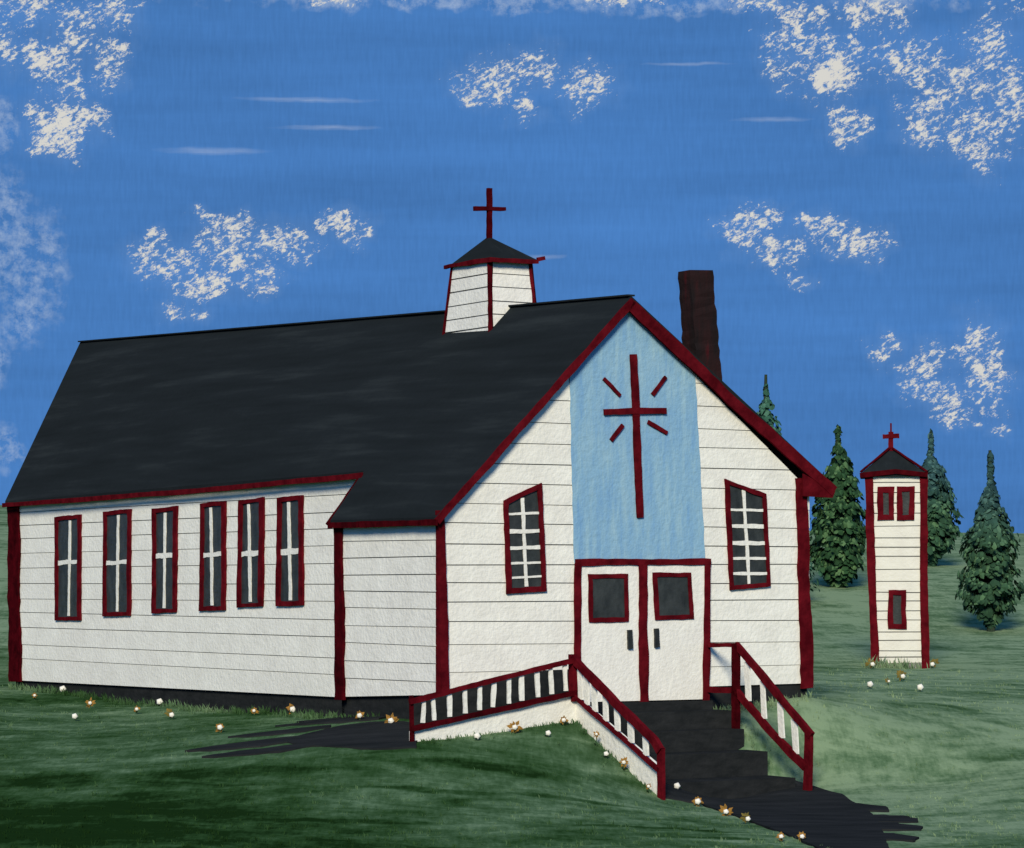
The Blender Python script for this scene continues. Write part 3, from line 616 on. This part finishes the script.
# ------------------------------------------------------------------ spruces
def leafmat(name, cols, topblue):
    m = paint(name, cols, (1, 1, 1), 1.5, 3, 0.8, 0.0, 5); t = m.node_tree; b = t.nodes['Principled BSDF']
    at = t.nodes.new('ShaderNodeAttribute'); at.attribute_name = 'tone'
    src = b.inputs['Base Color'].links[0].from_node
    ad = t.nodes.new('ShaderNodeMath'); ad.operation = 'MULTIPLY_ADD'; t.links.new(at.outputs['Fac'], ad.inputs[0]); ad.inputs[1].default_value = 0.62
    nn = src.inputs[0].links[0].from_socket; sb = t.nodes.new('ShaderNodeMath'); sb.operation = 'MULTIPLY'; sb.inputs[1].default_value = 0.38; t.links.new(nn, sb.inputs[0])
    t.links.new(sb.outputs[0], ad.inputs[2]); t.links.new(ad.outputs[0], src.inputs[0])
    if topblue:
        tcn = t.nodes.new('ShaderNodeTexCoord'); sp = t.nodes.new('ShaderNodeSeparateXYZ'); t.links.new(tcn.outputs['Object'], sp.inputs[0])
        mr = t.nodes.new('ShaderNodeMapRange'); t.links.new(sp.outputs[2], mr.inputs[0]); mr.inputs[1].default_value = topblue[0]; mr.inputs[2].default_value = topblue[1]; mr.inputs[4].default_value = .75
        hs = t.nodes.new('ShaderNodeMix'); hs.data_type = 'RGBA'; hs.blend_type = 'MIX'; t.links.new(mr.outputs[0], hs.inputs['Factor'])
        mu = t.nodes.new('ShaderNodeMix'); mu.data_type = 'RGBA'; mu.blend_type = 'MULTIPLY'; mu.inputs['Factor'].default_value = 1; t.links.new(src.outputs[0], mu.inputs['A']); mu.inputs['B'].default_value = (.75, .78, 1.75, 1)
        t.links.new(src.outputs[0], hs.inputs['A']); t.links.new(mu.outputs['Result'], hs.inputs['B']); t.links.new(hs.outputs['Result'], b.inputs['Base Color'])
    b.inputs['Specular IOR Level'].default_value = 0.05
    return m
def spruce(loc, H, prof, n, label, mat, dab=.2, foot=0.0, seed=1):
    """prof: list of (height, radius) of the crown outline; many small leaf clumps on drooping whorls"""
    rnd = random.Random(seed); from mathutils import noise as nzf
    t = thing('spruce_tree', loc, label, 'tree', 'spruce trees on the hill')
    mb = MB(); rings = []
    for i in range(13):
        z = -.4 + (H + .4) * i / 12; r = .10 * (1 - i / 12) ** .8 * (H / 6) + .045
        rings.append([(r * math.cos(a * PI / 4) + .02 * math.sin(i), r * math.sin(a * PI / 4), z) for a in range(8)])
    vs = [p for r in rings for p in r]; fs = [(i*8+j, i*8+(j+1) % 8, (i+1)*8+(j+1) % 8, (i+1)*8+j) for i in range(12) for j in range(8)] + [tuple(range(96, 104))]
    mb.add(vs, fs)
    zmin, zmax = prof[0][0], prof[-1][0]
    def rad(z):
        for (a, ra), (b, rb) in zip(prof, prof[1:]):
            if a <= z <= b: return ra + (rb - ra) * (z - a) / (b - a)
        return .05
    limbs = 26
    for i in range(limbs):                                 # limbs reaching from the trunk into the crown
        z = zmin + (zmax - zmin) * .9 * i / limbs; a = i * 2.4; rr = rad(z) * .8
        e = Vector((rr * math.cos(a), rr * math.sin(a), z - .12 * rr)); st = Vector((0, 0, z + .08)); up_ = Vector((0, 0, .03)); sd_ = Vector((-math.sin(a), math.cos(a), 0)) * .03
        mb.add([st + up_, st + sd_, st - up_, st - sd_, e], [(0, 1, 4), (1, 2, 4), (2, 3, 4), (3, 0, 4), (0, 3, 2, 1)])
    mb.build('trunk', BARK, t)
    vs, fs, tone = [], [], []
    def clump(c, s_, tn, outd):
        k = rnd.choice((5, 6, 7)); q = len(vs)
        a1 = Vector((-outd.y, outd.x, 0)); 
        if a1.length < .01: a1 = Vector((1, 0, 0))
        a1.normalize(); nz_ = (outd + Vector((rnd.uniform(-.5, .5), rnd.uniform(-.5, .5), rnd.uniform(-.3, .6)))).normalized()
        a1 = (a1 - nz_ * a1.dot(nz_)).normalized(); a2 = nz_.cross(a1); ph = rnd.random() * 6.28; el_ = rnd.uniform(.7, 1.5)
        vs.append(c + nz_ * s_ * .35)
        for j in range(k):
            th = ph + 6.283 * j / k; r = s_ * rnd.uniform(.7, 1.25); vs.append(c + a1 * (r * math.cos(th)) + a2 * (r * math.sin(th) * el_) - nz_ * .1 * s_)
        for j in range(k): fs.append((q, q + 1 + j, q + 1 + (j+1) % k)); tone.append(tn)
    import_w = [max(.05, rad(zmin + (zmax - zmin) * (i + .5) / 40)) for i in range(40)]
    for i in range(n):
        b = rnd.choices(range(40), import_w)[0]; z = zmin + (zmax - zmin) * (b + rnd.random()) / 40
        R0 = rad(z) * .92; a = rnd.uniform(0, 6.283)
        lobes = 1 + .34 * nzf.noise(Vector((2.2 * math.cos(a), 2.2 * math.sin(a), z * 2.3 + seed * 5))) + .10 * math.sin(z * 11 + 2 * a) + rnd.uniform(-.06, .10)
        r = R0 * lobes * (rnd.random() ** .42)
        outer = r > R0 * .55
        tn = (rnd.choice((.05, .15, .3)) if rnd.random() < (.66 if outer else .45) else rnd.choice((.55, .7, .9)))
        c = Vector((r * math.cos(a), r * math.sin(a), z - .1 * r)); o_ = Vector((math.cos(a), math.sin(a), .35))
        if nzf.noise(Vector((c.x * 2.6, c.y * 2.6, c.z * 3.4 + seed * 9))) < -.04 - .25 * (1 - r / max(R0, .01)) and R0 > .25: continue
        clump(c, dab * rnd.uniform(.5, 1.25) * (1.0 if tn < .4 else .85), tn, o_)
    me_ = bpy.data.meshes.new('crown'); me_.from_pydata([tuple(v) for v in vs], [], fs)
    at = me_.attributes.new('tone', 'FLOAT', 'FACE'); at.data.foreach_set('value', tone)
    link('crown', me_, mat, t)
    return t
PI = math.pi
FA = leafmat('spruce_green', [(.18, (.012, .034, .016)), (.42, (.026, .070, .030)), (.75, (.085, .160, .072))], None)
FB = leafmat('spruce_blue_green', [(.18, (.018, .045, .028)), (.42, (.032, .082, .045)), (.75, (.070, .145, .075))], (2.0, 3.2))
FC = leafmat('spruce_blue_tip', [(.18, (.018, .045, .026)), (.42, (.034, .082, .045)), (.75, (.072, .145, .075))], (2.6, 4.2))
FD = leafmat('spruce_smooth', [(.18, (.020, .065, .045)), (.42, (.040, .115, .080)), (.75, (.060, .145, .10))], None)
def gzz(x, y): return float(ground_z(np.array([x]), np.array([y]))[0])
spruce((10.87, 100, gzz(10.87, 100)), 7.17 - gzz(10.87, 100), [(-.05, .12), (.35, .62), (.9, .95), (1.6, 1.0), (2.6, .90), (3.4, .72), (4.1, .48), (4.5, .22), (4.7, .07), (5.3, .07)], 6200,
       'bushy dark green spruce between the church and the bell tower', FA, .105, seed=2)
spruce((15.36, 110, gzz(15.36, 110)), 7.52 - gzz(15.36, 110), [(-.1, .12), (.3, .25), (.6, .75), (1.2, 1.1), (1.9, 1.05), (2.8, .85), (3.5, .55), (3.85, .25), (4.1, .08), (4.9, .07)], 6000,
       'blue-green spruce just right of the bell tower', FB, .11, seed=3)
spruce((14.35, 90, gzz(14.35, 90)), 5.95 - gzz(14.35, 90), [(.25, .10), (.6, .5), (.95, .85), (1.5, 1.05), (2.1, .80), (2.7, .95), (3.3, .62), (4.0, .34), (4.4, .14), (4.6, .07), (5.4, .07)], 6400,
       'spruce with a bare foot and pale blue top, rightmost on the hill', FC, .095, seed=4)
spruce((8.05, 95, gzz(8.05, 95)), 8.57 - gzz(8.05, 95), [(.6, 1.6), (2.0, 1.35), (4.2, .85), (5.4, .56), (6.0, .38), (6.35, .20), (6.5, .07), (6.95, .07)], 7000,
       'slim spruce whose tip shows above the right slope of the church roof', FD, .09, seed=5)

# ------------------------------------------------------------------ flowers
def flower(x, y, z, up_, kind, size, label, group, seed):
    """white button blossom on a stem; kind adds a ragged ruff of coloured petals"""
    rnd = random.Random(seed)
    f = thing('flower', (x, y, z), label, 'flower', group)
    mb = MB(); r = .008
    mb.add([(r, 0, -.1), (-r, r, -.1), (-r, -r, -.1), (r, 0, up_), (-r, r, up_), (-r, -r, up_)], [(0, 1, 4, 3), (1, 2, 5, 4), (2, 0, 3, 5)])
    for k in range(3):
        a = rnd.uniform(0, 6.28); d = Vector((math.cos(a), math.sin(a), 0)); s_ = Vector((-d.y, d.x, 0)) * .02
        mb.add([(0, 0, .02), tuple(d * .05 + s_ + Vector((0, 0, .05))), tuple(d * .10 + Vector((0, 0, .06))), tuple(d * .05 - s_ + Vector((0, 0, .05)))], [(0, 1, 2, 3)])
    mb.build('stem', LEAF, f)
    R_ = .88 * size * y / 3000.0
    # blossom: overlapping rounded petals make one button, leaning to the open side
    mb = MB(); n_, m_ = 10, 6; c0 = Vector((0, -.02, up_)); vs = []; fs = []
    for i in range(m_ + 1):
        th = PI * i / m_
        for j in range(n_):
            a = 2 * PI * j / n_; rr = R_ * (1 + .10 * math.cos(5 * a)) * math.sin(th)
            vs.append(c0 + Vector((rr * math.cos(a), -R_ * .75 * math.cos(th), rr * math.sin(a))))
    for i in range(m_):
        for j in range(n_): fs.append((i*n_+j, i*n_+(j+1) % n_, (i+1)*n_+(j+1) % n_, (i+1)*n_+j))
    mb.add(vs, fs); mb.build('blossom', PETAL, f, smooth=True)
    if kind in 'oOgy':
        mb = MB(); big = {'o': 2.2, 'O': 3.0, 'g': 2.7, 'y': 2.3}[kind]; off = Vector((0, 0, 0)) if kind in 'oO' else Vector((rnd.choice((-.9, .9)) * R_, 0, .7 * R_))
        for k in range(9 if kind in 'Og' else 7):
            a = 6.283 * k / 8 + rnd.uniform(-.3, .3); ln = R_ * big * rnd.uniform(.7, 1.1); wd = R_ * rnd.uniform(.45, .75)
            d = Vector((math.cos(a), .12, math.sin(a))); sd_ = Vector((-math.sin(a), 0, math.cos(a))); o_ = c0 + off + Vector((0, R_ * .35, 0))
            mb.prism([o_ + d * R_ * .2, o_ + d * ln * .55 + sd_ * wd, o_ + d * ln, o_ + d * ln * .6 - sd_ * wd], (0, .008, 0))
        mb.build('petals', OLIVE if (kind in 'gy' or y > 60 and x > 0) else OCHRE, f)
    return f
GL, GR_, GP_, GT = 'flowers along the side wall', 'flowers along the ramp and steps', 'flowers along the front path', 'flowers round the bell tower'
FL = [(-10.41,65.44,'o',1.6,'tiny ochre flower at the far left end of the side wall',GL), (-10.14,67.74,'w',4,'white blossom close to the dark base under the leftmost side window',GL),
 (-8.57,58.82,'w',3.4,'white blossom alone in the grass, lower left, away from the wall',GL), (-8.86,63.02,'O',2.2,'large ragged ochre flower near the left end of the side wall',GL),
 (-9.1,68.63,'w',3,'white blossom against the dark base below the second side window from the left',GL), (-7.61,60.86,'o',2,'tiny ochre flower between two white blossoms along the side wall',GL),
 (-7.37,62.78,'w',3.8,'white blossom below the third side window from the left',GL), (-6.65,58.65,'y',3,'white blossom with an ochre petal tuft at its upper right',GL),
 (-6.09,62.35,'w',3.2,'white blossom below the fourth side window, right above an ochre flower',GL), (-5.3,54.47,'o',3.2,'ochre flower nearest the smudged end of the left path',GL),
 (-5.03,58.51,'O',1.9,'dull brown ochre flower with a very small white heart below the fifth side window',GL), (-4.26,58.35,'o',3.6,'ochre flower with a bright heart below the sixth side window',GL),
 ('r',-.5,2.0,-.42,'o',3,'ochre flower just right of the maroon corner post of the front bay',GL), ('r',-.5,.85,-.47,'O',3.6,'tall ochre flower beside the foot of the ramp railing',GL),
 (-0.59,50.85,'w',3.8,'white blossom in the grass before the middle of the ramp skirt',GR_), ('r',.79,-1.2,-.53,'O',3.2,'orange flower in front of the white ramp skirt',GR_),
 (0.62,51.27,'w',3.2,'white blossom at the grass edge under the upper end of the ramp',GR_), ('r',1.78,-1.2,-.43,'o',2.6,'orange flower at the top corner of the ramp skirt',GR_),
 ('r',2.0,-1.9,-.65,'O',1.6,'orange flower with hardly any white at the head of the slanting stringer',GR_), (1.6,50.94,'w',3,'white blossom in the grass beside the slanting stringer',GR_),
 ('r',2.0,-2.75,-1.09,'O',2.4,'orange flower halfway down the slanting stringer',GR_), ('r',2.0,-3.5,-1.45,'o',2,'little ochre flower near the bottom of the slanting stringer',GR_),
 (2.8,50.91,'w',3.8,'white blossom at the foot of the left railing post',GP_), (3.07,49.57,'o',3.6,'white blossom with a thin ochre ring, second along the path edge',GP_),
 (3.4,47.67,'O',3.2,'ochre flower midway down the left edge of the path',GP_), (3.66,46.54,'y',3,'white blossom with an ochre tuft on the side towards the path',GP_),
 (3.94,43.92,'o',2.8,'left one of the two ochre flowers at the bottom of the picture',GP_), (4.25,43.96,'o',2.8,'right one of the two ochre flowers at the bottom of the picture',GP_),
 (9.05,75.3,'g',2.6,'olive petalled flower against the left corner of the bell tower',GT), (7.56,63.34,'w',3.6,'white blossom left in front of the bell tower',GT),
 (8.19,65.21,'y',1.5,'olive tuft with a tiny pale heart in front of the bell tower',GT), (8.89,68.23,'g',2.8,'olive flower with white heart under the middle of the bell tower',GT),
 (8.56,62.91,'w',3.8,'white blossom right in front of the bell tower, nearest the viewer',GT), (10.58,75.5,'y',2.6,'olive flower against the right corner of the bell tower',GT)]
for i, t in enumerate(FL):
    if t[0] == 'r':
        _, a, b, hz, k, sz, lab, gr = t; x, y = cw(a, b); z = gzz(x, y); flower(x, y, z, hz - z, k, sz, lab, gr, i)
    else:
        x, y, k, sz, lab, gr = t; z = gzz(x, y); flower(x, y, z, .075 * y / 52 + .01, k, sz, lab, gr, i)

# ------------------------------------------------------------------ short grass tufts: fringe along the walls, scattered over the lawn
tv_, tf_ = [], []
rt = random.Random(21)
def tuft(x, y, z, s_, k):
    for _ in range(k):
        a = rt.uniform(0, 6.283); bx, by = x + rt.uniform(-.05, .05), y + rt.uniform(-.05, .05); q = len(tv_); wd = rt.uniform(.006, .014); hh = s_ * rt.uniform(.5, 1.2)
        lx, ly = rt.uniform(-.5, .5) * hh, rt.uniform(-.3, .3) * hh
        tv_.extend([(bx - wd * math.cos(a), by - wd * math.sin(a), z - .03), (bx + wd * math.cos(a), by + wd * math.sin(a), z - .03), (bx + lx * .4 + wd * .7, by + ly * .4, z + hh * .6), (bx + lx, by + ly, z + hh)])
        tf_.extend([(q, q + 1, q + 2), (q, q + 2, q + 3)])
pts = []
def edge(a, b, n_, spread, s_):
    for _ in range(n_):
        t_ = rt.random(); pts.append((a[0] + (b[0]-a[0])*t_ + rt.gauss(0, spread), a[1] + (b[1]-a[1])*t_ + rt.gauss(0, spread), s_ * rt.choice((.4, .6, 1, 1.3))))
edge(cw(.5, 21), cw(.5, 4.2), 700, .12, .12); edge(cw(-.15, 3.7), cw(-.15, .3), 60, .08, .10)
edge(cw(-1.1, -1.12), cw(2.1, -1.12), 160, .04, .07); edge(cw(2.08, -1.1), cw(2.08, -3.6), 110, .04, .07)
edge(cw(5.8, -.3), cw(5.8, -3), 90, .08, .08); edge(cw(5.8, -.15), cw(8, -.12), 130, .08, .12); edge((8.95, 75.85), (10.6, 76.0), 130, .08, .22)
for _ in range(5200):
    Yq = 41.5 + 34 * rt.random() ** 1.5; Xq = rt.uniform(-.19, .19) * Yq; pts.append((Xq, Yq, rt.choice((.025, .035, .05, .07))))
pa = np.array(pts); pz = ground_z(pa[:, 0], pa[:, 1])
def blocked(x, y):
    p = np.array([x, y]) - CO; a, b_ = float(p @ CU), float(p @ CV)
    return (-.05 < a < 8.1 and b_ > -.05 and b_ < 24 and not (a < .6 and b_ > 3.8)) or (-1.2 < a < 5.7 and -1.05 < b_ <= 0) or (2.1 < a < 5.7 and -3.9 < b_ < 0) or (2.4 < x < 6.3 and y < 53.5 and x > 2.4 + (50.5 - y) * .28 and x < 6.3) or (-5.2 < x < -1.5 and 49.9 < y < 56 and y < 52.9 + (-1.6 - x))
for (x, y, s_), z in zip(pts, pz):
    if not blocked(x, y): tuft(x, y, float(z), s_, 4)
me_ = bpy.data.meshes.new('grass'); me_.from_pydata(tv_, [], tf_)
tag(link('grass', me_, GRASS), kind='stuff')
